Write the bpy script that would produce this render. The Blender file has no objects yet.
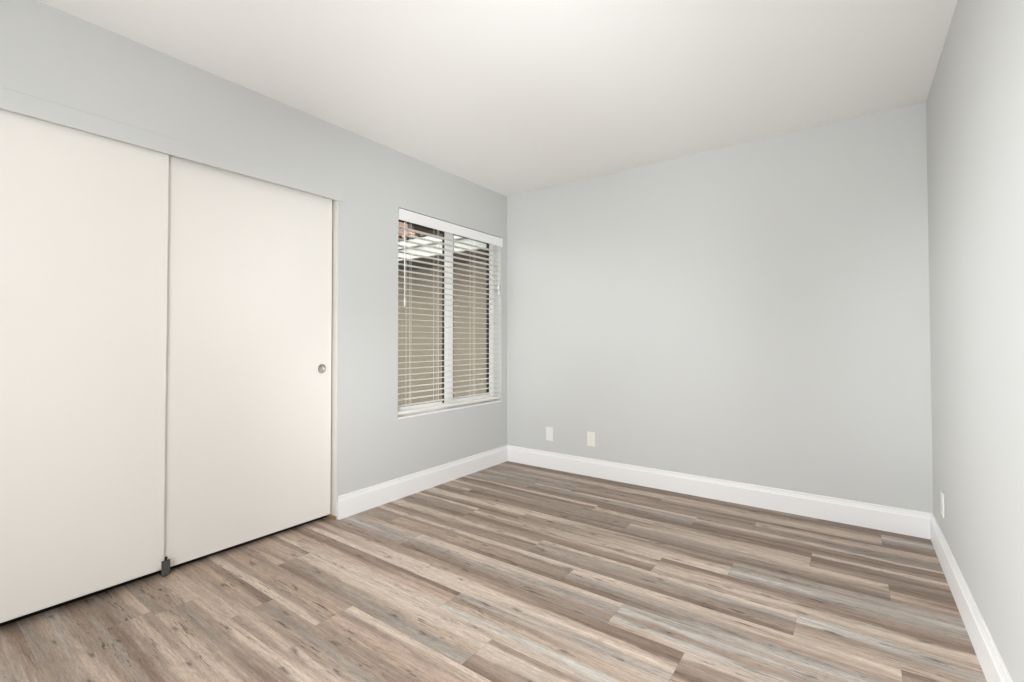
import bpy, bmesh, math, random
from mathutils import Vector, Matrix, noise

# ------------------------------------------------------------------ camera
scene = bpy.context.scene
COL = scene.collection
H = 2.44            # ceiling height
W = 2.934           # room width (left wall x=0, right wall x=W)
REAR = -4.45        # wall behind the camera
BH = 0.142          # baseboard height

F_PX, YAW, PITCH, ROLL, CY = 468.2, 0.6275, 0.0186, -0.001, -8.407
fw = Vector((-math.sin(YAW)*math.cos(PITCH), math.cos(YAW)*math.cos(PITCH), math.sin(PITCH)))
rt = Vector((math.cos(YAW), math.sin(YAW), 0))
up = rt.cross(fw)
rt2 = rt*math.cos(ROLL) + up*math.sin(ROLL)
up2 = up*math.cos(ROLL) - rt*math.sin(ROLL)
cam_data = bpy.data.cameras.new('camera')
cam = bpy.data.objects.new('camera', cam_data)
COL.objects.link(cam)
m = Matrix((rt2, up2, -fw)).transposed().to_4x4()
m.translation = Vector((2.5794, -3.4811, 1.0968))
cam.matrix_world = m
cam_data.sensor_fit = 'HORIZONTAL'
cam_data.sensor_width = 36.0
cam_data.lens = F_PX/1024*36.0
cam_data.shift_y = CY/1024
cam_data.clip_start = 0.02
scene.camera = cam

# ------------------------------------------------------------------ sky, lights, exposure
world = bpy.data.worlds.new('overcast_sky')
scene.world = world
world.use_nodes = True
bg = world.node_tree.nodes['Background']
bg.inputs['Color'].default_value = (0.97, 0.985, 1.0, 1)
bg.inputs['Strength'].default_value = 4.8

FILL_TINT = (0.968, 0.988, 1.025)
def area_light(name, loc, aim, sx, sy, power, color=FILL_TINT):
    d = bpy.data.lights.new(name, 'AREA')
    d.shape = 'RECTANGLE'; d.size = sx; d.size_y = sy
    d.energy = power; d.color = color
    o = bpy.data.objects.new(name, d); COL.objects.link(o)
    o.location = loc
    o.rotation_euler = (Vector(aim)-Vector(loc)).to_track_quat('-Z', 'Y').to_euler()
    return o
LP = dict(spot_d=58, spot_e=76, spot_f=6, spot_r=66, rw_b=8, rw_c=312, rw_f=112, lw_a=190, lw_lo=165, bw_lo=128, bw_mid=56, front_fill=10.2, low=13.8)
def spot(name, loc, aim, power, angle, blend, r):
    d = bpy.data.lights.new(name, 'SPOT')
    d.energy = power; d.color = FILL_TINT; d.spot_size = math.radians(angle); d.spot_blend = blend; d.shadow_soft_size = r
    o = bpy.data.objects.new(name, d); COL.objects.link(o); o.location = loc
    o.rotation_euler = (Vector(aim)-Vector(loc)).to_track_quat('-Z', 'Y').to_euler()
    return o
# fill lamps added unseen behind the camera, standing in for a bounced strobe
spot('bounce_fill', (1.6, -4.1, 0.9), (1.2, -0.3, 2.44), LP['spot_d'], 60, 1.0, 0.15)
spot('bounce_fill', (2.5, -3.75, 1.3), (0.5, -0.1, 2.44), LP['spot_e'], 50, 1.0, 0.15)
spot('wall_fill', (1.2, -4.1, 1.1), (2.93, -2.0, 0.9), LP['rw_b'], 80, 1.0, 0.25)
spot('wall_fill', (0.4, -3.6, 1.0), (2.93, -1.75, 0.8), LP['rw_c'], 58, 1.0, 0.25)
spot('wall_fill', (2.6, -4.0, 1.2), (0.0, -1.12, 1.4), LP['lw_a'], 44, 1.0, 0.25)
spot('bounce_fill', (2.0, -4.1, 0.8), (1.7, -0.6, 2.44), LP['spot_f'], 50, 1.0, 0.15)
spot('bounce_fill', (1.2, -4.1, 0.8), (2.6, -1.1, 2.44), LP['spot_r'], 50, 1.0, 0.15)
spot('wall_fill', (0.9, -4.0, 1.2), (2.93, -0.55, 1.05), LP['rw_f'], 24, 1.0, 0.25)
spot('wall_fill', (2.55, -3.9, 1.0), (0.0, -0.98, 0.3), LP['lw_lo'], 38, 1.0, 0.25)
spot('wall_fill', (2.0, -4.0, 1.3), (1.3, 0.0, 0.35), LP['bw_lo'], 45, 1.0, 0.25)
spot('wall_fill', (2.2, -4.0, 1.2), (1.25, 0.0, 1.1), LP['bw_mid'], 35, 1.0, 0.25)
area_light('soft_fill', (1.9, -4.2, 0.6), (1.3, -0.5, 2.2), 1.2, 0.8, LP['low'])
area_light('soft_fill', (2.0, -4.0, 1.5), (1.3, 0, 1.2), 1.0, 1.0, LP['front_fill'])
# made-up ceiling lamp behind the camera, added for its light
pl = bpy.data.lights.new('added_lamp_bulb', 'POINT')
pl.energy = 0.6; pl.color = (1.0, 1.0, 1.0); pl.shadow_soft_size = 0.12
plo = bpy.data.objects.new('added_lamp_bulb', pl); COL.objects.link(plo)
plo.location = (1.35, -3.75, 2.18)

scene.view_settings.view_transform = 'Standard'
scene.view_settings.look = 'None'
scene.view_settings.gamma = 1.0
scene.view_settings.use_curve_mapping = False
scene.view_settings.exposure = 0.0

# ------------------------------------------------------------------ materials
def srgb(r, g, b):
    f = lambda c: (c/255/12.92) if c/255 <= 0.04045 else ((c/255+0.055)/1.055)**2.4
    return (f(r), f(g), f(b), 1.0)

def base_mat(name):
    mt = bpy.data.materials.new(name); mt.use_nodes = True
    nt = mt.node_tree
    return mt, nt, nt.nodes, nt.links, nt.nodes['Principled BSDF']

def paint(name, col, rough=0.6, spec=0.3, var=0.03, vscale=2.0, bump=0.0, bscale=180, metal=0.0):
    """painted / plain surface: base colour with faint procedural unevenness and a fine texture"""
    mt, nt, N, L, P = base_mat(name)
    tc = N.new('ShaderNodeTexCoord')
    nz = N.new('ShaderNodeTexNoise'); nz.inputs['Scale'].default_value = vscale; nz.inputs['Detail'].default_value = 4
    L.new(tc.outputs['Object'], nz.inputs['Vector'])
    mx = N.new('ShaderNodeMix'); mx.data_type = 'RGBA'
    mx.inputs['A'].default_value = tuple(c*(1-var) for c in col[:3])+(1,)
    mx.inputs['B'].default_value = tuple(min(1, c*(1+var)) for c in col[:3])+(1,)
    L.new(nz.outputs['Fac'], mx.inputs['Factor'])
    L.new(mx.outputs['Result'], P.inputs['Base Color'])
    P.inputs['Roughness'].default_value = rough
    P.inputs['Specular IOR Level'].default_value = spec
    P.inputs['Metallic'].default_value = metal
    if bump > 0:
        n2 = N.new('ShaderNodeTexNoise'); n2.inputs['Scale'].default_value = bscale; n2.inputs['Detail'].default_value = 3
        L.new(tc.outputs['Object'], n2.inputs['Vector'])
        bp = N.new('ShaderNodeBump'); bp.inputs['Strength'].default_value = bump; bp.inputs['Distance'].default_value = 0.002
        L.new(n2.outputs['Fac'], bp.inputs['Height'])
        L.new(bp.outputs['Normal'], P.inputs['Normal'])
    return mt

M = {}
M['wall'] = paint('grey_wall_paint', (0.58, 0.586, 0.570, 1), 0.62, 0.25, 0.012, 1.2, 0.10, 220)
M['ceiling'] = paint('white_ceiling_paint', (0.88, 0.87, 0.845, 1), 0.85, 0.1, 0.012, 1.5, 0.15, 160)
M['white'] = paint('white_semigloss_trim', (0.845, 0.84, 0.83, 1), 0.38, 0.4, 0.01, 3)
M['door'] = paint('cream_door_paint', (0.785, 0.755, 0.705, 1), 0.55, 0.3, 0.015, 1.3, 0.06, 90)
M['jamb'] = paint('cream_jamb_paint', (0.63, 0.61, 0.545, 1), 0.5, 0.3, 0.02, 4)
M['raw_wood'] = paint('raw_wood', (0.33, 0.22, 0.09, 1), 0.8, 0.2, 0.3, 60)
M['blind'] = paint('blind_slat_white', (0.80, 0.78, 0.73, 1), 0.45, 0.35, 0.01, 5)
M['cord'] = paint('blind_cord', (0.78, 0.76, 0.70, 1), 0.8, 0.1, 0.02, 50)
M['wand'] = paint('clear_white_wand', (0.85, 0.85, 0.83, 1), 0.25, 0.5, 0.01, 5)
M['vinyl'] = paint('white_vinyl_frame', (0.90, 0.90, 0.88, 1), 0.35, 0.4, 0.01, 5)
M['gasket'] = paint('black_gasket', (0.012, 0.012, 0.012, 1), 0.6, 0.3, 0.05, 20)
M['plate'] = paint('white_outlet_plate', (0.79, 0.79, 0.775, 1), 0.35, 0.4, 0.005, 20)
M['plate_cream'] = paint('ivory_outlet_plate', (0.80, 0.79, 0.70, 1), 0.35, 0.4, 0.005, 20)
M['pale_slot'] = paint('shallow_slot', (0.55, 0.54, 0.47, 1), 0.7, 0.2, 0.02, 20)
M['slot'] = paint('dark_slot', (0.03, 0.03, 0.03, 1), 0.7, 0.2, 0.02, 20)
M['nickel'] = paint('brushed_nickel', (0.62, 0.57, 0.52, 1), 0.32, 0.5, 0.08, 40, metal=0.9)
M['guide'] = paint('dark_grey_plastic', (0.085, 0.083, 0.08, 1), 0.55, 0.3, 0.25, 60)
M['dark'] = paint('closet_shade_paint', (0.25, 0.24, 0.22, 1), 0.8, 0.1, 0.05, 4)  # dark colour puts shade into the closet interior
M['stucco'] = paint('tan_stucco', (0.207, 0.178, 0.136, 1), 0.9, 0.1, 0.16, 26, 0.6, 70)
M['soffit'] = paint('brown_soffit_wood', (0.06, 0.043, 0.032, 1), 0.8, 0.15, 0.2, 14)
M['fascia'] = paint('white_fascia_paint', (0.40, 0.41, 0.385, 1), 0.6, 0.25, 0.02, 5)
M['tile'] = paint('clay_tile', (0.28, 0.17, 0.13, 1), 0.85, 0.15, 0.25, 9)
M['pink_stucco'] = paint('pink_stucco', (0.20, 0.125, 0.10, 1), 0.9, 0.1, 0.2, 9, 0.5, 60)
M['concrete'] = paint('patio_concrete', (0.25, 0.24, 0.22, 1), 0.9, 0.1, 0.1, 5)
M['screw'] = paint('steel_screw', (0.6, 0.6, 0.58, 1), 0.35, 0.5, 0.05, 40, metal=0.8)

# glass of the added ceiling lamp (gives off light)
mt, nt, N, L, P = base_mat('frosted_lamp_glass')
P.inputs['Base Color'].default_value = (0.9, 0.88, 0.84, 1)
P.inputs['Emission Color'].default_value = (1, 0.93, 0.85, 1)
P.inputs['Emission Strength'].default_value = 1.0
M['lampglass'] = mt

# window glass: clear pane with a real fresnel reflection
mt, nt, N, L, P = base_mat('window_glass')
N.remove(P)
out = N['Material Output']
tr = N.new('ShaderNodeBsdfTransparent'); tr.inputs['Color'].default_value = (0.955, 0.955, 0.945, 1)
gl = N.new('ShaderNodeBsdfGlossy'); gl.inputs['Roughness'].default_value = 0.02
lw = N.new('ShaderNodeLayerWeight'); lw.inputs['Blend'].default_value = 0.5
fp = N.new('ShaderNodeMath'); fp.operation = 'POWER'; fp.inputs[1].default_value = 5.0
L.new(lw.outputs['Facing'], fp.inputs[0])
fm = N.new('ShaderNodeMath'); fm.operation = 'MULTIPLY_ADD'; fm.inputs[1].default_value = 0.9; fm.inputs[2].default_value = 0.03
L.new(fp.outputs[0], fm.inputs[0])
ms = N.new('ShaderNodeMixShader')
L.new(fm.outputs[0], ms.inputs[0]); L.new(tr.outputs[0], ms.inputs[1]); L.new(gl.outputs[0], ms.inputs[2])
L.new(ms.outputs[0], out.inputs['Surface'])
M['glass'] = mt

# wall paint of the back wall carries one faint beige scuff near the baseboard
mt = M['wall'].copy(); mt.name = 'grey_wall_paint_scuffed'
nt = mt.node_tree; N = nt.nodes; L = nt.links
P = N['Principled BSDF']
src = P.inputs['Base Color'].links[0].from_socket
tc = [n for n in N if n.type == 'TEX_COORD'][0]
mp = N.new('ShaderNodeMapping'); mp.vector_type = 'POINT'
mp.inputs['Location'].default_value = (-1.262*14, 0, -0.235*30)
mp.inputs['Scale'].default_value = (14, 0.0, 30)
L.new(tc.outputs['Object'], mp.inputs['Vector'])
vl = N.new('ShaderNodeVectorMath'); vl.operation = 'LENGTH'
L.new(mp.outputs[0], vl.inputs[0])
rp = N.new('ShaderNodeMapRange'); rp.inputs['From Min'].default_value = 0.3; rp.inputs['From Max'].default_value = 1.0
rp.inputs['To Min'].default_value = 0.22; rp.inputs['To Max'].default_value = 0.0
L.new(vl.outputs['Value'], rp.inputs['Value'])
mx = N.new('ShaderNodeMix'); mx.data_type = 'RGBA'
mx.inputs['B'].default_value = (0.60, 0.53, 0.46, 1)
L.new(rp.outputs[0], mx.inputs['Factor']); L.new(src, mx.inputs['A'])
L.new(mx.outputs['Result'], P.inputs['Base Color'])
M['wall_scuff'] = mt

# floor planks
mt, nt, N, L, P = base_mat('vinyl_plank_floor')
at = N.new('ShaderNodeAttribute'); at.attribute_name = 'plank_tint'
ao = N.new('ShaderNodeAttribute'); ao.attribute_name = 'plank_shift'
tc = N.new('ShaderNodeTexCoord')
ad = N.new('ShaderNodeVectorMath'); ad.operation = 'ADD'
L.new(tc.outputs['Object'], ad.inputs[0]); L.new(ao.outputs['Vector'], ad.inputs[1])
def stretched(sx, sy, scale, detail, rough=0.6, dist=0.0):
    mpn = N.new('ShaderNodeMapping'); mpn.inputs['Scale'].default_value = (sx, sy, 1)
    L.new(ad.outputs[0], mpn.inputs['Vector'])
    n = N.new('ShaderNodeTexNoise'); n.inputs['Scale'].default_value = scale; n.inputs['Detail'].default_value = detail
    n.inputs['Roughness'].default_value = rough; n.inputs['Distortion'].default_value = dist
    L.new(mpn.outputs[0], n.inputs['Vector'])
    return n
def maprange(sock, a, b, c, d):
    r = N.new('ShaderNodeMapRange'); r.inputs['From Min'].default_value = a; r.inputs['From Max'].default_value = b
    r.inputs['To Min'].default_value = c; r.inputs['To Max'].default_value = d
    L.new(sock, r.inputs['Value']); return r.outputs[0]
def math_(op, a, b):
    n = N.new('ShaderNodeMath'); n.operation = op
    for k, v in enumerate((a, b)):
        if hasattr(v, 'node'): L.new(v, n.inputs[k])
        else: n.inputs[k].default_value = v
    return n.outputs[0]
fine = math_('MULTIPLY', maprange(stretched(2.6, 42, 3.2, 6, 0.75).outputs['Fac'], 0.3, 0.7, 0.72, 1.22), maprange(stretched(9, 70, 3.0, 3, 0.6).outputs['Fac'], 0.3, 0.7, 0.87, 1.11))
mid = maprange(stretched(1.4, 20, 2.4, 5, 0.65, 0.8).outputs['Fac'], 0.3, 0.7, 0.83, 1.13)
speck = maprange(stretched(12, 60, 3.0, 4, 0.75).outputs['Fac'], 0.56, 0.70, 1.0, 0.58)
# dark cracks: long thin marks gathered along some of the streaks
zone = maprange(stretched(0.9, 5.5, 1.7, 2, 0.5).outputs['Fac'], 0.46, 0.60, 0.0, 1.0)
crk = maprange(stretched(3.4, 40, 2.3, 4, 0.6, 1.4).outputs['Fac'], 0.565, 0.635, 0.0, 0.68)
crackn = math_('SUBTRACT', 1.0, math_('MULTIPLY', zone, crk))
# knots: sparse small dark eyes drawn out along the grain
mpk = N.new('ShaderNodeMapping'); mpk.inputs['Scale'].default_value = (2.6, 9.5, 1)
L.new(ad.outputs[0], mpk.inputs['Vector'])
dn = N.new('ShaderNodeTexNoise'); dn.inputs['Scale'].default_value = 7.0; dn.inputs['Detail'].default_value = 4
L.new(mpk.outputs[0], dn.inputs['Vector'])
dsc = N.new('ShaderNodeVectorMath'); dsc.operation = 'SCALE'; dsc.inputs['Scale'].default_value = 0.26
L.new(dn.outputs['Color'], dsc.inputs[0])
dad = N.new('ShaderNodeVectorMath'); dad.operation = 'ADD'
L.new(mpk.outputs[0], dad.inputs[0]); L.new(dsc.outputs[0], dad.inputs[1])
vo = N.new('ShaderNodeTexVoronoi'); vo.voronoi_dimensions = '2D'; vo.inputs['Scale'].default_value = 1.0; vo.inputs['Randomness'].default_value = 1.0
L.new(dad.outputs[0], vo.inputs['Vector'])
sepc = N.new('ShaderNodeSeparateColor'); L.new(vo.outputs['Color'], sepc.inputs[0])
has = maprange(sepc.outputs[0], 0.38, 0.40, 0.0, 1.0)
core = maprange(vo.outputs['Distance'], 0.02, 0.085, 1.0, 0.0)
ring = math_('SINE', math_('MULTIPLY', vo.outputs['Distance'], 95.0), 0.0)
ringm = math_('MULTIPLY', maprange(vo.outputs['Distance'], 0.05, 0.22, 1.0, 0.0), maprange(ring, -0.2, 1.0, 0.0, 0.38))
kn = math_('MULTIPLY', has, math_('MAXIMUM', core, ringm))
kmul = maprange(kn, 0.0, 1.0, 1.0, 0.42)
tot = math_('MULTIPLY', math_('MULTIPLY', fine, mid), math_('MULTIPLY', math_('MULTIPLY', speck, crackn), kmul))
sc = N.new('ShaderNodeVectorMath'); sc.operation = 'SCALE'
L.new(at.outputs['Color'], sc.inputs[0]); L.new(tot, sc.inputs['Scale'])
L.new(sc.outputs[0], P.inputs['Base Color'])
P.inputs['Roughness'].default_value = 0.5
P.inputs['Specular IOR Level'].default_value = 0.3
bp = N.new('ShaderNodeBump'); bp.inputs['Strength'].default_value = 0.15; bp.inputs['Distance'].default_value = 0.001
L.new(tot, bp.inputs['Height']); L.new(bp.outputs['Normal'], P.inputs['Normal'])
M['floor'] = mt

# ------------------------------------------------------------------ helpers
def add_box(bm, lo, hi, bevel=0.0, seg=2):
    x0, y0, z0 = lo; x1, y1, z1 = hi
    vs = [bm.verts.new(c) for c in ((x0,y0,z0),(x1,y0,z0),(x1,y1,z0),(x0,y1,z0),(x0,y0,z1),(x1,y0,z1),(x1,y1,z1),(x0,y1,z1))]
    fs = [bm.faces.new([vs[i] for i in q]) for q in ((0,3,2,1),(4,5,6,7),(0,1,5,4),(1,2,6,5),(2,3,7,6),(3,0,4,7))]
    if bevel > 0:
        es = list({e for f in fs for e in f.edges})
        bmesh.ops.bevel(bm, geom=es, offset=bevel, segments=seg, affect='EDGES', profile=0.5)

def add_tube(bm, pts, r, n=8):
    """round tube through the points"""
    pts = [Vector(p) for p in pts]
    rings = []
    for i, p in enumerate(pts):
        d = (pts[min(i+1, len(pts)-1)] - pts[max(i-1, 0)]).normalized()
        a = d.orthogonal().normalized(); b = d.cross(a)
        rings.append([bm.verts.new(p + (a*math.cos(t)+b*math.sin(t))*r) for t in [2*math.pi*k/n for k in range(n)]])
    for q, w in zip(rings, rings[1:]):
        for k in range(n):
            bm.faces.new((q[k], q[(k+1) % n], w[(k+1) % n], w[k]))
    bm.faces.new(rings[0][::-1]); bm.faces.new(rings[-1])

def add_lathe(bm, prof, origin, axis='z', n=32):
    """profile of (radius, height) turned about an axis through origin"""
    o = Vector(origin); rings = []
    for r, h in prof:
        row = []
        for k in range(n):
            t = 2*math.pi*k/n; a, b = r*math.cos(t), r*math.sin(t)
            v = {'z': (a, b, h), 'x': (h, a, b), 'y': (a, h, b)}[axis]
            row.append(bm.verts.new(o+Vector(v)))
        rings.append(row)
    for q, w in zip(rings, rings[1:]):
        for k in range(n):
            bm.faces.new((q[k], q[(k+1) % n], w[(k+1) % n], w[k]))
    bm.faces.new(rings[0][::-1]); bm.faces.new(rings[-1])

def add_prism(bm, prof, axis, t0, t1):
    """closed 2-D profile extruded along an axis; profile coords fill the other two axes in order"""
    def P3(a, b, t):
        return {'x': (t, a, b), 'y': (a, t, b), 'z': (a, b, t)}[axis]
    A = [bm.verts.new(P3(a, b, t0)) for a, b in prof]
    B = [bm.verts.new(P3(a, b, t1)) for a, b in prof]
    n = len(prof)
    for k in range(n):
        bm.faces.new((A[k], A[(k+1) % n], B[(k+1) % n], B[k]))
    bm.faces.new(A[::-1]); bm.faces.new(B)

def obj(name, bm, mat, parent=None, smooth=False, label=None):
    bmesh.ops.recalc_face_normals(bm, faces=bm.faces[:])
    me = bpy.data.meshes.new(name); bm.to_mesh(me); bm.free()
    me.materials.append(M[mat] if isinstance(mat, str) else mat)
    if smooth:
        for p in me.polygons: p.use_smooth = True
    o = bpy.data.objects.new(name, me); COL.objects.link(o)
    if parent is not None:
        o.parent = parent
    if label: o['label'] = label
    return o

def struct(o, label, cat):
    o['kind'] = 'structure'; o['label'] = label; o['category'] = cat; return o
def tag(o, label, cat, group=None):
    o['label'] = label; o['category'] = cat
    if group: o['group'] = group
    return o
def empty(name, loc=(0, 0, 0)):
    o = bpy.data.objects.new(name, None); o.empty_display_size = 0.1
    COL.objects.link(o); o.location = loc; return o
def boxes(name, lst, mat, parent=None, bevel=0.0, label=None):
    bm = bmesh.new()
    for lo, hi in lst: add_box(bm, lo, hi, bevel)
    return obj(name, bm, mat, parent, label=label)

# ------------------------------------------------------------------ room shell
T = 0.13                                  # wall thickness
CL_Y1, CL_Z = -1.766, 1.976               # closet opening right edge / head height
CL_Y0 = -4.15
WY0, WY1, WZ0, WZ1 = -1.288, -0.093, 0.55, 2.045   # window opening

def holed_wall_x(x0, x1, y0, y1, z1, holes):
    """wall slab lying between x0 and x1 with rectangular openings (y0,y1,z0,z1), cut clean on a grid"""
    ys = sorted({y0, y1, *[h[0] for h in holes], *[h[1] for h in holes]})
    zs = sorted({0.0, z1, *[h[2] for h in holes], *[h[3] for h in holes]})
    solid = {}
    for i in range(len(ys)-1):
        for j in range(len(zs)-1):
            cy, cz = (ys[i]+ys[i+1])/2, (zs[j]+zs[j+1])/2
            solid[i, j] = not any(h[0] < cy < h[1] and h[2] < cz < h[3] for h in holes)
    bm = bmesh.new(); cache = {}
    def v(x, y, z):
        k = (x, y, z)
        if k not in cache: cache[k] = bm.verts.new(k)
        return cache[k]
    for (i, j), s in solid.items():
        if not s: continue
        a, b, c, d = ys[i], ys[i+1], zs[j], zs[j+1]
        bm.faces.new((v(x1,a,c), v(x1,b,c), v(x1,b,d), v(x1,a,d)))
        bm.faces.new((v(x0,a,c), v(x0,a,d), v(x0,b,d), v(x0,b,c)))
        if not solid.get((i-1, j)): bm.faces.new((v(x0,a,c), v(x1,a,c), v(x1,a,d), v(x0,a,d)))
        if not solid.get((i+1, j)): bm.faces.new((v(x0,b,c), v(x0,b,d), v(x1,b,d), v(x1,b,c)))
        if not solid.get((i, j-1)): bm.faces.new((v(x0,a,c), v(x0,b,c), v(x1,b,c), v(x1,a,c)))
        if not solid.get((i, j+1)): bm.faces.new((v(x0,a,d), v(x1,a,d), v(x1,b,d), v(x0,b,d)))
    return bm

struct(obj('wall_left', holed_wall_x(-T, 0, REAR, 0, H, [(CL_Y0, CL_Y1, 0, CL_Z+0.05), (WY0, WY1, WZ0, WZ1)]), 'wall'),
       'pale grey painted wall with the closet opening and the window', 'wall')
struct(boxes('wall_back', [((-T, 0, 0), (W+T, T, H))], 'wall_scuff'), 'pale grey painted wall facing the camera, bare but for two outlets', 'wall')
struct(boxes('wall_right', [((W, REAR, 0), (W+T, 0, H))], 'wall'), 'pale grey painted wall along the right edge of the view', 'wall')
# rear wall (behind the camera) with its sliding window opening
RX0, RX1, RZ0, RZ1 = 0.95, 2.75, 0.6, 2.1
struct(boxes('wall_rear', [((-T, REAR-T, 0), (RX0, REAR, H)), ((RX1, REAR-T, 0), (W+T, REAR, H)),
                           ((RX0, REAR-T, 0), (RX1, REAR, RZ0)), ((RX0, REAR-T, RZ1), (RX1, REAR, H))], 'wall'),
       'pale grey painted wall behind the camera around a wide window', 'wall')
struct(boxes('ceiling', [((-T, REAR-T, H), (W+T, T, H+0.1))], 'ceiling'), 'flat white painted ceiling', 'ceiling')
# closet interior
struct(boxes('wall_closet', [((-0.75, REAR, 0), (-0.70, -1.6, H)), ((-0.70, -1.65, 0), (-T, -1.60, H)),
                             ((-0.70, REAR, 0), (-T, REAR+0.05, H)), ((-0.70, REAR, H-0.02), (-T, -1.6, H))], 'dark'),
       'shade-coloured inner walls of the closet behind the sliding doors', 'wall')

# ------------------------------------------------------------------ plank floor
PAL = {'W': (206, 200, 192), 'L': (214, 197, 181), 'B': (197, 177, 160), 'O': (187, 164, 146),
       'P': (196, 172, 157), 'T': (169, 150, 135), 'G': (178, 167, 157), 'g': (157, 144, 132), 'D': (141, 121, 107)}
PAL = {k: Vector(srgb(*v)[:3]) for k, v in PAL.items()}
PITCHW, Y_B0 = 0.1685, -0.09
# each row, counted from the back wall: (first x, last x, tones far-to-near at the left end, at the right end)
ROWS = {
 -1: [(-.2, 1.2, 'DDTDD', 'DDTDD'), (1.2, 2.4, 'TDDDD', 'TDDTD'), (2.4, 3.1, 'DDTDD', 'DDDDD')],
  0: [(-.2, .30, 'TBTTg', 'TBTTg'), (.30, 1.5, 'TBBTT', 'DBLBD'), (1.5, 2.70, 'DBBBT', 'DTBBB'), (2.70, 3.1, 'GWGgD', 'DGWGT')],
  1: [(-.2, .89, 'TgGGT', 'GGgGT'), (.89, 2.10, 'TTOTD', 'DTDTT'), (2.10, 3.1, 'DBBTg', 'DBBTg')],
  2: [(-.2, .59, 'gGWGT', 'TGgTT'), (.59, 1.79, 'LTgDT', 'LGGgD'), (1.79, 3.1, 'TLTDD', 'gLDDT')],
  3: [(-.2, 1.197, 'LDDTL', 'LDTgT'), (1.197, 2.40, 'DLBTT', 'DDBBL'), (2.40, 3.1, 'LDDTT', 'LTDgD')],
  4: [(-.2, .29, 'TLTDT', 'TTLTD'), (.29, 1.49, 'TTDDT', 'TgDTD'), (1.49, 2.70, 'LGTgD', 'LBTgD'), (2.70, 3.1, 'DDOBT', 'DDDOT')],
  5: [(-.2, .89, 'DLLTD', 'BLLTD'), (.89, 2.095, 'LLTgT', 'TDBLL'), (2.095, 3.1, 'GTGWG', 'GGWgG')],
  6: [(-.2, .59, 'LTTDT', 'LgTTD'), (.59, 1.79, 'TLTDT', 'LTLTD'), (1.79, 3.1, 'DOLLB', 'TDDLB')],
  7: [(-.2, 1.19, 'TLLDT', 'TLDTT'), (1.19, 2.39, 'LTGTg', 'LGgTD'), (2.39, 3.1, 'WWTBB', 'BGWTB')],
  8: [(-.2, .285, 'LDTgT', 'LTTgT'), (.285, 1.485, 'LTOOT', 'LgTTD'), (1.485, 2.70, 'LLGgD', 'LBTGW'), (2.70, 3.1, 'DTOBT', 'DTOBT')],
  9: [(-.2, .59, 'TGWGT', 'BGGGT'), (.59, 1.795, 'LLGgD', 'LGGTg'), (1.795, 3.1, 'GWTWB', 'BTBGW')],
 10: [(-.2, .89, 'TDOTL', 'TOLLL'), (.89, 2.09, 'TOLLL', 'DDBLG'), (2.09, 3.1, 'LTTDO', 'LTTBT')],
 11: [(-.2, 1.188, 'TDOBL', 'DOPLL'), (1.188, 2.4, 'GTBWL', 'LBBWG'), (2.4, 3.1, 'BTGDT', 'BTGDT')],
 12: [(-.2, .29, 'TBOBT', 'TBOTB'), (.29, 1.495, 'LLTgD', 'LLBGG'), (1.495, 3.1, 'TLLTD', 'TLLBT')],
 13: [(-.2, .89, 'TOOTL', 'TOOTL'), (.89, 2.09, 'LTPOT', 'LBPOT'), (2.09, 3.1, 'BTGTB', 'BTGTB')],
 14: [(-.2, .574, 'TOOTB', 'DOTBB'), (.574, 1.774, 'TgTBT', 'TGBLL'), (1.774, 3.1, 'LBTOT', 'LBTOT')],  # from this row on, near-left tones lowered: light falloff painted into the planks
 15: [(-.2, .30, 'BBTTg', 'BBTTg'), (.30, 1.5, 'BTgTB', 'LTDTL'), (1.5, 3.1, 'BGWGT', 'BGWGT')],
 16: [(-.2, .26, 'TgDgD', 'BTgDg'), (.26, 1.46, 'TBTDg', 'BBTDT'), (1.46, 3.1, 'LLBTO', 'LLBTO')],
 17: [(-.2, .9, 'DgGTg', 'TBTgT'), (.9, 2.1, 'TLBDT', 'TLBDT'), (2.1, 3.1, 'GWGTB', 'GWGTB')],
 18: [(-.2, .6, 'DTgGg', 'TGGgT'), (.6, 1.8, 'LBTTD', 'LBTTD'), (1.8, 3.1, 'OOBTL', 'OOBTL')],
 19: [(-.2, 1.2, 'DDTBD', 'DTTBD'), (1.2, 2.4, 'GGWTB', 'GGWTB'), (2.4, 3.1, 'LBDTT', 'LBDTT')],
}
rng = random.Random(4)
letters = 'LBOTGgDWLBT'
for r in range(20, 27):
    s = [0.3, 0.9, 0.6, 0.0][r % 4]; lst = []; x = -0.2
    for nx in (s+0.001, s+1.2, s+2.4, 3.1):
        if nx > x+0.05:
            q = ''.join(rng.choice(letters) for _ in range(5)); lst.append((x, min(nx, 3.1), q, q)); x = min(nx, 3.1)
    ROWS[r] = lst

def profile_color(p, u):
    u = min(max(u, 0), 0.9999)*5 - 0.5
    i = math.floor(u); f = u-i
    f = min(max((f-0.22)/0.56, 0), 1); f = f*f*(3-2*f)
    a = PAL[p[min(max(i, 0), 4)]]; b = PAL[p[min(max(i+1, 0), 4)]]
    return a.lerp(b, f)

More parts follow.
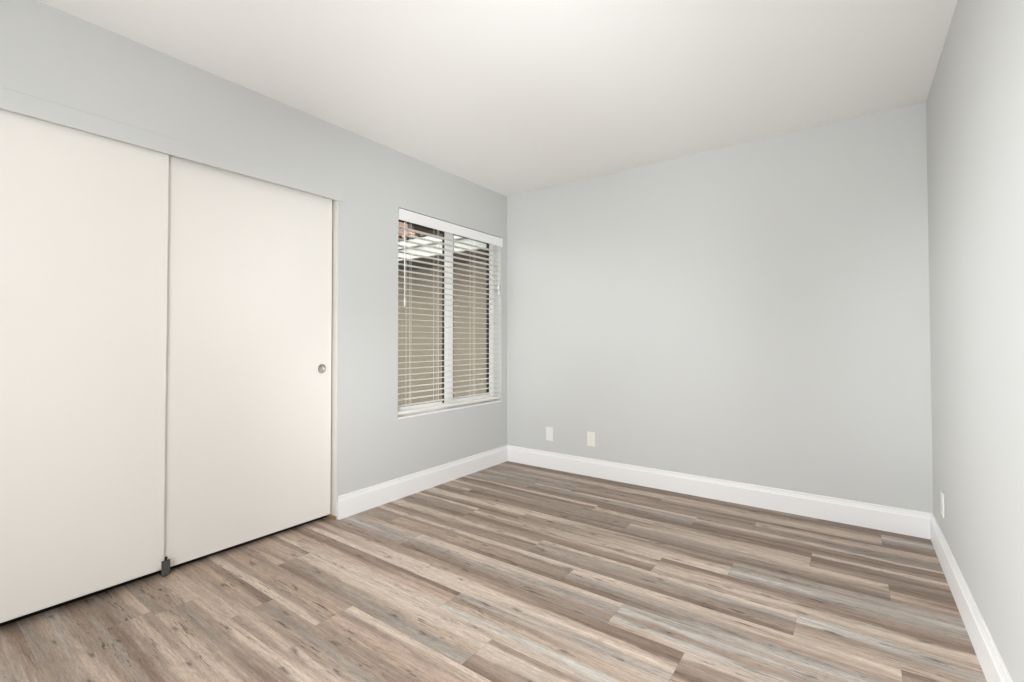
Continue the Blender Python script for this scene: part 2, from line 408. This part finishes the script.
me = bpy.data.meshes.new('floor')
verts, faces, cols, shifts = [], [], [], []
gap = 0.00022
XL, XR = -0.088, W+0.02  # planks stop short so the black painted shade shows under the doors
for r in sorted(ROWS):
    yf = Y_B0 - PITCHW*r; yn = yf - PITCHW
    yf = min(yf, 0.0); yn = max(yn, REAR)
    if yf - yn < 0.002: continue
    for pi, (x0, x1, pa, pb) in enumerate(ROWS[r]):
        pr = random.Random(r*31+pi*7+5)
        sh = (pr.uniform(0, 40), pr.uniform(0, 40), 0)
        ax, bx = max(x0, XL), min(x1, XR)
        if bx <= ax: continue
        nx = max(2, int((bx-ax)/0.013)); ny = 32
        b0 = len(verts)
        for i in range(nx+1):
            x = ax+gap + (bx-ax-2*gap)*i/nx
            for j in range(ny+1):
                u = j/ny
                y = yf-gap - (yf-yn-2*gap)*u
                w1 = noise.noise((x*1.6+sh[0], u*1.5+sh[1], 3.1))
                w2 = noise.noise((x*6+sh[0], u*4.0+sh[1], 7.7))
                uu = (Y_B0-PITCHW*r-y)/PITCHW + 0.10*w1 + 0.06*w2 + 0.03*noise.noise((x*18+sh[0], u*9+sh[1], 4.4))
                fx = (x-x0)/(x1-x0) + 0.35*noise.noise((x*2.2+sh[1], u*7+sh[0], 1.3))
                fx = min(max((fx-0.2)/0.6, 0), 1)
                c = profile_color(pa, uu).lerp(profile_color(pb, uu), fx)
                st = 1 + 0.15*noise.noise((x*1.1+sh[0], u*15+sh[1], 5.5)) + 0.10*noise.noise((x*2.6+sh[1], u*34+sh[0], 2.5))
                g = sum(c)/3; c = c.lerp(Vector((0.40, 0.325, 0.265))*(0.5*g/0.33+0.5), 0.08)*st
                verts.append((x, y, 0.0)); cols.append((c.x, c.y, c.z, 1)); shifts.append(sh)
        for i in range(nx):
            for j in range(ny):
                a = b0 + i*(ny+1)+j
                faces.append((a, a+1, a+ny+2, a+ny+1))
# dark substrate seen in the hairline joints, also painted shade under the closet doors
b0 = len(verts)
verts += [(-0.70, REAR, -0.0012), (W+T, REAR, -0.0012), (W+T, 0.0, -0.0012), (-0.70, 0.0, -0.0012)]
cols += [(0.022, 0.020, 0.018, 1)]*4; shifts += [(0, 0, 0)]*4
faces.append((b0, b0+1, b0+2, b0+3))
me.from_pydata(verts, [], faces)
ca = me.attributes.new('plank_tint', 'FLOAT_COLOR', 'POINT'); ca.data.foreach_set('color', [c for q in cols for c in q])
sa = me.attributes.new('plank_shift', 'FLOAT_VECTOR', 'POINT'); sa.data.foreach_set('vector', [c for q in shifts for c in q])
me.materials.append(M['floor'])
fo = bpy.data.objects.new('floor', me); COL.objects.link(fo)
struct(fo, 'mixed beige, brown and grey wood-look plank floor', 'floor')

# ------------------------------------------------------------------ baseboards
BT = 0.015
PROF = [(0, 0), (BT, 0), (BT, 0.108), (BT-0.001, 0.111), (BT-0.004, 0.1125), (BT-0.0045, 0.1155), (BT-0.0055, 0.121),
        (BT-0.0075, 0.1265), (BT-0.0078, 0.130), (BT-0.0070, 0.133), (BT-0.0075, 0.138), (BT-0.0095, 0.1412), (0, BH)]
def baseboard(name, a, b, mat='white'):
    """a, b: floor points along the wall; profile leans into the room (to the left of a->b); mitred ends handled by overlap"""
    a = Vector(a); b = Vector(b); d = (b-a).normalized(); n = Vector((-d.y, d.x))
    bm = bmesh.new()
    A = [bm.verts.new((a.x+n.x*t, a.y+n.y*t, z)) for t, z in PROF]
    B = [bm.verts.new((b.x+n.x*t, b.y+n.y*t, z)) for t, z in PROF]
    k = len(PROF)
    for i in range(k):
        bm.faces.new((A[i], A[(i+1) % k], B[(i+1) % k], B[i]))
    bm.faces.new(A[::-1]); bm.faces.new(B)
    return obj(name, bm, mat)
struct(baseboard('baseboard_left', (0, 0), (0, -1.757)), 'white baseboard under the window, ending at the closet jamb', 'baseboard')
struct(baseboard('baseboard_back', (W, 0), (0, 0)), 'white baseboard along the back wall below the two outlets', 'baseboard')
struct(baseboard('baseboard_right', (W, REAR), (W, 0)), 'white baseboard running along the right wall', 'baseboard')

# ------------------------------------------------------------------ closet trim and doors
bm = bmesh.new()
add_box(bm, (-0.0105, CL_Y0, CL_Z-0.001), (0.0, CL_Y1, CL_Z+0.0495), 0.001, 1)
add_box(bm, (0.0002, CL_Y0, CL_Z-0.001), (0.0048, -1.715, 2.055), 0.0012, 1)
struct(obj('trim_1', bm, 'wall'), 'grey painted header board above the sliding closet doors', 'trim')
tj = boxes('trim_2', [((-T, CL_Y1-0.0022, 0.020), (0.0008, CL_Y1, CL_Z-0.001))], 'jamb', bevel=0.0006)
struct(tj, 'narrow cream jamb at the right side of the closet opening', 'trim')
boxes('jamb_foot', [((-T, CL_Y1-0.003, 0.0), (0.001, CL_Y1, 0.020))], 'raw_wood', tj, 0.0008, label='bare unpainted wood foot of the jamb')
struct(boxes('trim_3', [((-0.105, CL_Y0, CL_Z+0.030), (-0.0115, CL_Y1-0.003, CL_Z+0.0485))], 'dark', bevel=0.002),
       'dark overhead track hidden behind the closet header', 'trim')

def slide_door(name, y0, y1, x, zb, t, pull_y, label):
    """slab with a real round hole in its room face, into which the cup pull is let"""
    z1 = CL_Z+0.022; pz = 0.931; R = 0.0262; dep = min(0.0165, t-0.003); n = 40; h = 0.045
    bm = bmesh.new()
    ys = [y0, pull_y-h, pull_y+h, y1] if y0 < pull_y-h and pull_y+h < y1 else [y0, pull_y-h, y1]
    ys = [y0, pull_y-min(h, (pull_y-y0)*0.9), pull_y+min(h, (y1-pull_y)*0.9), y1]
    zz = [zb, pz-h, pz+h, z1]
    g = [[bm.verts.new((x, y, z)) for z in zz] for y in ys]
    for i in range(3):
        for j in range(3):
            if i == 1 and j == 1: continue
            bm.faces.new((g[i][j], g[i+1][j], g[i+1][j+1], g[i][j+1]))
    ring = [bm.verts.new((x, pull_y+R*math.cos(2*math.pi*k/n), pz+R*math.sin(2*math.pi*k/n))) for k in range(n)]
    back = [bm.verts.new((x-dep, v.co.y, v.co.z)) for v in ring]
    for k in range(n): bm.faces.new((ring[k], ring[(k+1) % n], back[(k+1) % n], back[k]))
    bm.faces.new(back)
    q = n//4
    cor = [g[2][2], g[1][2], g[1][1], g[2][1]]       # corners at 45, 135, 225, 315 degrees
    for c in range(4):
        k0 = q//2 + c*q
        for k in range(k0-q//2, k0+q//2):
            bm.faces.new((cor[c], ring[(k+1) % n], ring[k % n]))
        bm.faces.new((cor[c], cor[(c+1) % 4], ring[(k0+q//2) % n]))
    # sides and rear
    F = [g[0][0], g[3][0], g[3][3], g[0][3]]
    Bk = [bm.verts.new((x-t, v.co.y, v.co.z)) for v in F]
    loops = [[g[i][0] for i in range(4)], [g[3][j] for j in range(4)], [g[i][3] for i in (3, 2, 1, 0)], [g[0][j] for j in (3, 2, 1, 0)]]
    for k, lp in enumerate(loops):
        bm.faces.new(lp + [Bk[(k+1) % 4], Bk[k]])
    bm.faces.new(Bk[::-1])
    d = obj(name, bm, 'door'); struct(d, label, 'closet door')
    bm = bmesh.new()   # pressed metal cup: flange, wall, floor
    q = dep/0.0165
    pr = [(0.0257, -0.0160*q), (0.0258, 0.0004), (0.0292, 0.0003), (0.0292, 0.0012), (0.0250, 0.0014), (0.0243, 0.0), (0.0240, -0.0130*q), (0.0220, -0.0150*q), (0.004, -0.0146*q)]
    add_lathe(bm, pr, (x, pull_y, pz), 'x', 40)
    obj('finger_pull', bm, 'nickel', d, True, label='round brushed metal finger pull')
    return d
slide_door('door_1', -3.87, -2.654, -0.024, 0.041, 0.0155, -3.80, 'plain cream sliding closet door at the left edge of the photo, in front of the other')
slide_door('door_2', -3.42, -1.781, -0.0425, 0.031, 0.028, -1.846, 'plain cream sliding closet door with a round metal finger pull, beside the jamb')

# floor guide
g = empty('door_guide', (0, -2.650, 0))
tag(g, 'small dark grey plastic guide on the floor where the closet doors overlap', 'door guide')
bm = bmesh.new(); add_box(bm, (-0.079, -0.006, 0.0005), (-0.036, 0.016, 0.004), 0.001)
add_prism(bm, [(-0.042, 0.001), (-0.0125, 0.024), (-0.0045, 0.019), (-0.036, 0.001)], 'y', -0.004, 0.0155)
obj('base_plate', bm, 'guide', g)
bm = bmesh.new(); add_box(bm, (-0.0130, -0.0165, 0.0185), (-0.0040, 0.0165, 0.082), 0.0012)
for k in range(5):
    add_box(bm, (-0.0041, -0.0150+k*0.0066, 0.024), (-0.0030, -0.0118+k*0.0066, 0.077), 0.0004, 1)
obj('front_finger', bm, 'guide', g)
bm = bmesh.new(); add_box(bm, (-0.0120, -0.0045, 0.081), (-0.0050, 0.0045, 0.099), 0.001)
obj('adjuster_tab', bm, 'slot', g)
bm = bmesh.new(); add_box(bm, (-0.0420, 0.006, 0.0035), (-0.0400, 0.016, 0.020), 0.0004)
obj('middle_finger', bm, 'guide', g)

# ------------------------------------------------------------------ window
win = empty('window_1', (0, (WY0+WY1)/2, WZ0))
struct(win, 'white two-panel sliding window behind the open horizontal blinds', 'window')
def wbox(name, lst, mat, bevel=0.002, label=None, parent=None):
    off = Vector((0, (WY0+WY1)/2, WZ0))
    lst = [(tuple(Vector(a)-off), tuple(Vector(b)-off)) for a, b in lst]
    return boxes(name, lst, mat, parent or win, bevel, label)
FX0, FX1 = -0.135, -0.085
e = 0.0005
wbox('window_frame', [((FX0, WY0+e, WZ0+e), (FX1, WY0+0.045, WZ1-e)), ((FX0, WY1-0.030, WZ0+e), (FX1, WY1-e, WZ1-e)),
                      ((FX0, WY0+0.045, WZ0+e), (FX1, WY1-0.030, WZ0+0.020)), ((FX0, WY0+0.045, WZ1-0.013), (FX1, WY1-0.030, WZ1-e))], 'vinyl')
def sash(y0, y1, z0, z1, x0, x1, wl, wr, nm, label):
    s = wbox(nm, [((x0, y0, z0), (x1, y0+wl, z1)), ((x0, y1-wr, z0), (x1, y1, z1)),
                  ((x0, y0+wl, z0), (x1, y1-wr, z0+0.042)), ((x0, y0+wl, z1-0.034), (x1, y1-wr, z1))], 'vinyl', 0.002, label)
    gy0, gy1, gz0, gz1 = y0+wl, y1-wr, z0+0.042, z1-0.034
    xm = (x0+x1)/2
    kw = dict(parent=s)
    boxes2 = [((xm-0.006, gy0, gz0), (xm+0.008, gy0+0.008, gz1)), ((xm-0.006, gy1-0.021, gz0), (xm+0.008, gy1, gz1)),
              ((xm-0.006, gy0+0.008, gz0), (xm+0.008, gy1-0.021, gz0+0.005)), ((xm-0.006, gy0+0.008, gz1-0.012), (xm+0.008, gy1-0.021, gz1))]
    wbox('gasket', boxes2, 'gasket', 0.0, 'black glazing gasket', s)
    wbox('glass_pane', [((xm-0.002, gy0+0.004, gz0+0.003), (xm+0.002, gy1-0.004, gz1-0.004))], 'glass', 0.0, None, s)
    return s
ZB, ZT = WZ0+0.030, WZ1-0.03
sash(WY0+0.046, -0.660, WZ0+0.0205, WZ1-0.014, -0.133, -0.111, 0.03, 0.039, 'fixed_sash', None)
sash(-0.735, WY1-0.031, WZ0+0.0260, WZ1-0.014, -0.109, -0.087, 0.100, 0.032, 'sliding_sash', None)
wbox('weatherstrip', [((-0.1085, -0.7385, ZB+0.02), (-0.0890, -0.7351, ZT-0.02))], 'gasket', 0.0, 'black weatherstrip on the edge of the sliding panel')
wbox('sash_latch', [((-0.0868, -0.70, WZ0+0.078), (-0.080, -0.672, WZ0+0.088))], 'jamb', 0.002, 'small catch at the foot of the sliding panel')
# sill board
wbox('window_sill', [((-0.084, WY0+e, WZ0+e), (0.004, WY1-e, WZ0+0.013))], 'white', 0.0025)

# ------------------------------------------------------------------ horizontal blind
BY0, BY1 = WY0+0.006, WY1-0.006
bl = empty('window_blind', (0, (BY0+BY1)/2, 2.03))
tag(bl, 'white horizontal slat blind hung in the window with its slats open', 'blind')
BO = Vector((0, (BY0+BY1)/2, 2.03))
def bx(lst, name, mat, bevel=0.001, label=None, parent=None):
    lst = [(tuple(Vector(a)-BO), tuple(Vector(b)-BO)) for a, b in lst]
    return boxes(name, lst, mat, parent or bl, bevel, label)
# valance: flat face with small returns
v = bx([((0.0015, WY0+0.001, 1.957), (0.0115, WY1+0.010, 2.036))], 'valance', 'white', 0.002)
bx([((-0.052, BY0+0.002, 1.985), (-0.004, BY1-0.002, 2.030))], 'headrail', 'blind', 0.002)
SX0, SX1 = -0.056, -0.006
slat_me = None
zs = [0.637+0.044*k for k in range(30)]
zs = [z for z in zs if z < 1.95]
def slat_mesh():
    bm = bmesh.new(); n = 6; th = 0.0027
    top, bot = [], []
    for i in range(n+1):
        x = SX0 + (SX1-SX0)*i/n
        c = 0.0012*(1-(2*i/n-1)**2)
        top.append((x, c+th/2)); bot.append((x, c-th/2))
    add_prism(bm, top+bot[::-1], 'y', BY0-BO.y, BY1-BO.y)
    return bm
first = None
for k, z in enumerate(zs):
    if first is None:
        first = obj('slat', slat_mesh(), 'blind', bl); s = first
    else:
        s = first.copy(); COL.objects.link(s); s.parent = bl
    s.location = (0, 0, z-BO.z)
bx([((SX0, BY0, 0.581), (SX1, BY1, 0.600))], 'bottom_rail', 'blind', 0.003)
# ladder cords: front and rear string at each position
for y in (-1.165, -0.885, -0.455, -0.19):
    bm = bmesh.new()
    add_tube(bm, [(SX1+0.0015, y-BO.y, 1.99-BO.z), (SX1+0.0015, y-BO.y, 0.583-BO.z)], 0.0011, 6)
    add_tube(bm, [(SX0-0.0015, y-BO.y, 1.99-BO.z), (SX0-0.0015, y-BO.y, 0.583-BO.z)], 0.0011, 6)
    add_tube(bm, [((SX0+SX1)/2, y+0.01-BO.y, 1.99-BO.z), ((SX0+SX1)/2, y+0.01-BO.y, 0.60-BO.z)], 0.0009, 6)
    obj('ladder_cord', bm, 'cord', bl)
# tilt wand
bm = bmesh.new()
add_tube(bm, [(0.002, -1.232-BO.y, 1.95-BO.z), (0.002, -1.231-BO.y, 1.40-BO.z)], 0.0042, 10)
add_tube(bm, [(0.002, -1.231-BO.y, 1.40-BO.z), (0.002, -1.231-BO.y, 1.345-BO.z)], 0.0058, 10)
obj('tilt_wand', bm, 'wand', bl, True, label='slender white tilt wand')
# lift cords with tassel
bm = bmesh.new()
add_tube(bm, [(0.006, -0.146-BO.y, 1.958-BO.z), (0.006, -0.140-BO.y, 1.75-BO.z), (0.006, -0.136-BO.y, 1.60-BO.z)], 0.0020, 6)
add_tube(bm, [(0.006, -0.112-BO.y, 1.958-BO.z), (0.006, -0.120-BO.y, 1.75-BO.z), (0.006, -0.132-BO.y, 1.55-BO.z)], 0.0020, 6)
lc = obj('lift_cord', bm, 'cord', bl)
for y, z in ((-0.138, 1.575), (-0.131, 1.52)):
    bm = bmesh.new()
    add_lathe(bm, [(0.003, 0.04), (0.005, 0.034), (0.0075, 0.016), (0.0095, 0.0), (0.008, -0.005)], (0.006, y-BO.y, z-BO.z), 'z', 14)
    obj('tassel', bm, 'wand', lc, True)

# ------------------------------------------------------------------ outlets
def outlet(name, loc, facing, mat, label, kind, group=None):
    """wall plate standing on the wall; facing 'y' looks to -y, 'x' looks to -x"""
    o = empty(name, loc); tag(o, label, 'outlet', group)
    def put(bm):
        # local build: width on X, depth toward -Y, height on Z
        if facing == 'x':
            bmesh.ops.rotate(bm, verts=bm.verts[:], cent=(0, 0, 0), matrix=Matrix.Rotation(-math.pi/2, 3, 'Z'))
        return bm
    bm = bmesh.new(); add_box(bm, (-0.036, -0.0060, -0.058), (0.036, -0.0002, 0.058), 0.0022, 3)
    obj('wall_plate', put(bm), mat, o)
    if kind == 'duplex':
        for s in (-1, 1):
            bm = bmesh.new()
            pr = [(0.0165*math.cos(t), s*0.0195 + max(-0.0125, min(0.0125, 0.0165*math.sin(t)))) for t in [2*math.pi*k/28 for k in range(28)]]
            add_prism(bm, pr, 'y', -0.0076, -0.0058)
            rc = obj('receptacle', put(bm), mat, o)
            bm = bmesh.new()
            add_box(bm, (-0.0075, -0.0079, s*0.0195-0.002), (-0.0055, -0.0074, s*0.0195+0.006))
            add_box(bm, (0.0055, -0.0079, s*0.0195-0.001), (0.0075, -0.0074, s*0.0195+0.006))
            add_lathe(bm, [(0.0023, -0.0079), (0.0023, -0.0074)], (0, 0, s*0.0195-0.0065), 'y', 12)
            obj('slot', put(bm), 'pale_slot', rc)
        bm = bmesh.new(); add_lathe(bm, [(0.0030, -0.0060), (0.0030, -0.0070), (0.002, -0.0075)], (0, 0, 0), 'y', 14)
        obj('screw', put(bm), mat, o)
    else:   # plain plate with small central jack and two screws
        bm = bmesh.new(); add_box(bm, (-0.0165, -0.0072, -0.0335), (0.0165, -0.0055, 0.0335), 0.0012)
        obj('insert', put(bm), mat, o)
        for s in (-1, 1):
            bm = bmesh.new(); add_lathe(bm, [(0.0028, -0.0058), (0.0028, -0.0068), (0.002, -0.0072)], (0, 0, s*0.048), 'y', 14)
            obj('screw', put(bm), mat, o)
    return o
outlet('wall_outlet', (0.457, 0, 0.297), 'y', 'plate', 'white blank-looking wall plate low on the back wall, nearer the window corner', 'plain')
outlet('wall_outlet', (0.853, 0, 0.300), 'y', 'plate_cream', 'ivory duplex outlet low on the back wall, the right one of its pair', 'duplex')
outlet('wall_outlet', (W, -0.372, 0.297), 'x', 'plate', 'white outlet seen edge-on low on the right wall near the corner', 'duplex')

# ------------------------------------------------------------------ added ceiling lamp, unseen behind the camera
lamp = empty('added_ceiling_light', (1.35, -3.75, H)); tag(lamp, 'added round flush ceiling lamp, unseen, with a frosted glass bowl behind the viewpoint', 'ceiling light')
bm = bmesh.new(); add_lathe(bm, [(0.17, 0.0), (0.17, -0.03), (0.165, -0.035)], (0, 0, 0), 'z', 40)
obj('canopy', bm, 'nickel', lamp, True)
bm = bmesh.new(); add_lathe(bm, [(0.155, -0.036), (0.145, -0.07), (0.11, -0.10), (0.06, -0.115), (0.012, -0.12)], (0, 0, 0), 'z', 40)
obj('glass_bowl', bm, 'lampglass', lamp, True)

# ------------------------------------------------------------------ outside the window
struct(boxes('ground', [((-7, -7, -0.2), (-T-0.005, 4, -0.1))], 'concrete'), 'concrete yard outside the window', 'ground')
# wing of the same house, at right angles to the window wall
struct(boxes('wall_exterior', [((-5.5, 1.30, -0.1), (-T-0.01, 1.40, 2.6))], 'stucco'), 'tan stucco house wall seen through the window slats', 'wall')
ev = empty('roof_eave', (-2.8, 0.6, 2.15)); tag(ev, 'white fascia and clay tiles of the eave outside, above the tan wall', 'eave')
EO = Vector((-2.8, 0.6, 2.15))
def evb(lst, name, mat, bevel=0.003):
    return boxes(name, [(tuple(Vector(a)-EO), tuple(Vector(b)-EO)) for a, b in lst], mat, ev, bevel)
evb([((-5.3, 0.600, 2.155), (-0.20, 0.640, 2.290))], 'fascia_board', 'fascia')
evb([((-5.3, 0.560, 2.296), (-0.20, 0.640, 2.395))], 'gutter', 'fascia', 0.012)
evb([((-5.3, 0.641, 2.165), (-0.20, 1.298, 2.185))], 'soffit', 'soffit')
bm = bmesh.new()       # barrel tile edge: rows of half-round tiles rising away from the gutter
x = -5.25
while x < -1.62:
    prof = []
    for k in range(9):
        t = math.pi*k/8
        prof.append((0.075*math.cos(t), 0.075*math.sin(t)))
    for k in range(8, -1, -1):
        t = math.pi*k/8
        prof.append((0.060*math.cos(t), 0.060*math.sin(t)-0.002))
    A = [bm.verts.new((x+a-EO.x, 0.53-EO.y, 2.405+b-EO.z)) for a, b in prof]
    B = [bm.verts.new((x+a-EO.x, 1.25-EO.y, 2.65+b-EO.z)) for a, b in prof]
    n = len(prof)
    for k in range(n): bm.faces.new((A[k], A[(k+1) % n], B[(k+1) % n], B[k]))
    bm.faces.new(A[::-1]); bm.faces.new(B)
    x += 0.165
obj('clay_tiles', bm, 'tile', ev)
bm = bmesh.new()
add_prism(bm, [(0.57-EO.y, 2.396-EO.z), (1.25-EO.y, 2.64-EO.z), (1.25-EO.y, 2.62-EO.z), (0.64-EO.y, 2.396-EO.z)], 'x', -5.3-EO.x, -1.6-EO.x)
obj('roof_deck', bm, 'soffit', ev)
# far garden wall closing the yard
struct(boxes('wall_yard', [((-5.6, -7, -0.1), (-5.5, 1.02, 1.9))], 'stucco'), 'tan yard wall far to the left outside', 'wall')
# upper storey standing back behind the tiles
struct(boxes('wall_upper', [((-6.5, 1.75, 2.3), (-3.05, 1.9, 4.2))], 'pink_stucco'), 'pinkish stucco wall glimpsed at the top of the window', 'wall')
# eave over the window itself
oe = empty('window_overhang', (-0.4, -0.3, 2.45)); tag(oe, 'dark brown wooden beam and boards of the eave glimpsed above the white fascia', 'eave')
OO = Vector(oe.location)
def ob(lst, name):
    return boxes(name, [(tuple(Vector(a)-OO), tuple(Vector(b)-OO)) for a, b in lst], 'soffit', oe, 0.003)
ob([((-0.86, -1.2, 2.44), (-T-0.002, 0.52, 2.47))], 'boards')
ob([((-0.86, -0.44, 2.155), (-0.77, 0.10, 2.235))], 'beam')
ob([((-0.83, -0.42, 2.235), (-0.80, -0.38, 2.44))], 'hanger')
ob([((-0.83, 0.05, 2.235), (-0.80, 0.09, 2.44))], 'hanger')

# rear window behind the camera
rw = empty('window_2', ((RX0+RX1)/2, REAR-T/2, RZ0)); struct(rw, 'wide white sliding window behind the viewpoint', 'window')
ro = Vector(rw.location)
def rwb(lst, name, mat, bevel=0.002):
    return boxes(name, [(tuple(Vector(a)-ro), tuple(Vector(b)-ro)) for a, b in lst], mat, rw, bevel)
y0, y1 = REAR-0.07, REAR-0.02
rwb([((RX0, y0, RZ0), (RX0+0.05, y1, RZ1)), ((RX1-0.05, y0, RZ0), (RX1, y1, RZ1)), ((RX0+.05, y0, RZ0), (RX1-.05, y1, RZ0+.05)),
     ((RX0+.05, y0, RZ1-.05), (RX1-.05, y1, RZ1)), ((1.82, y0, RZ0+.05), (1.88, y1, RZ1-.05))], 'window_frame', 'vinyl')
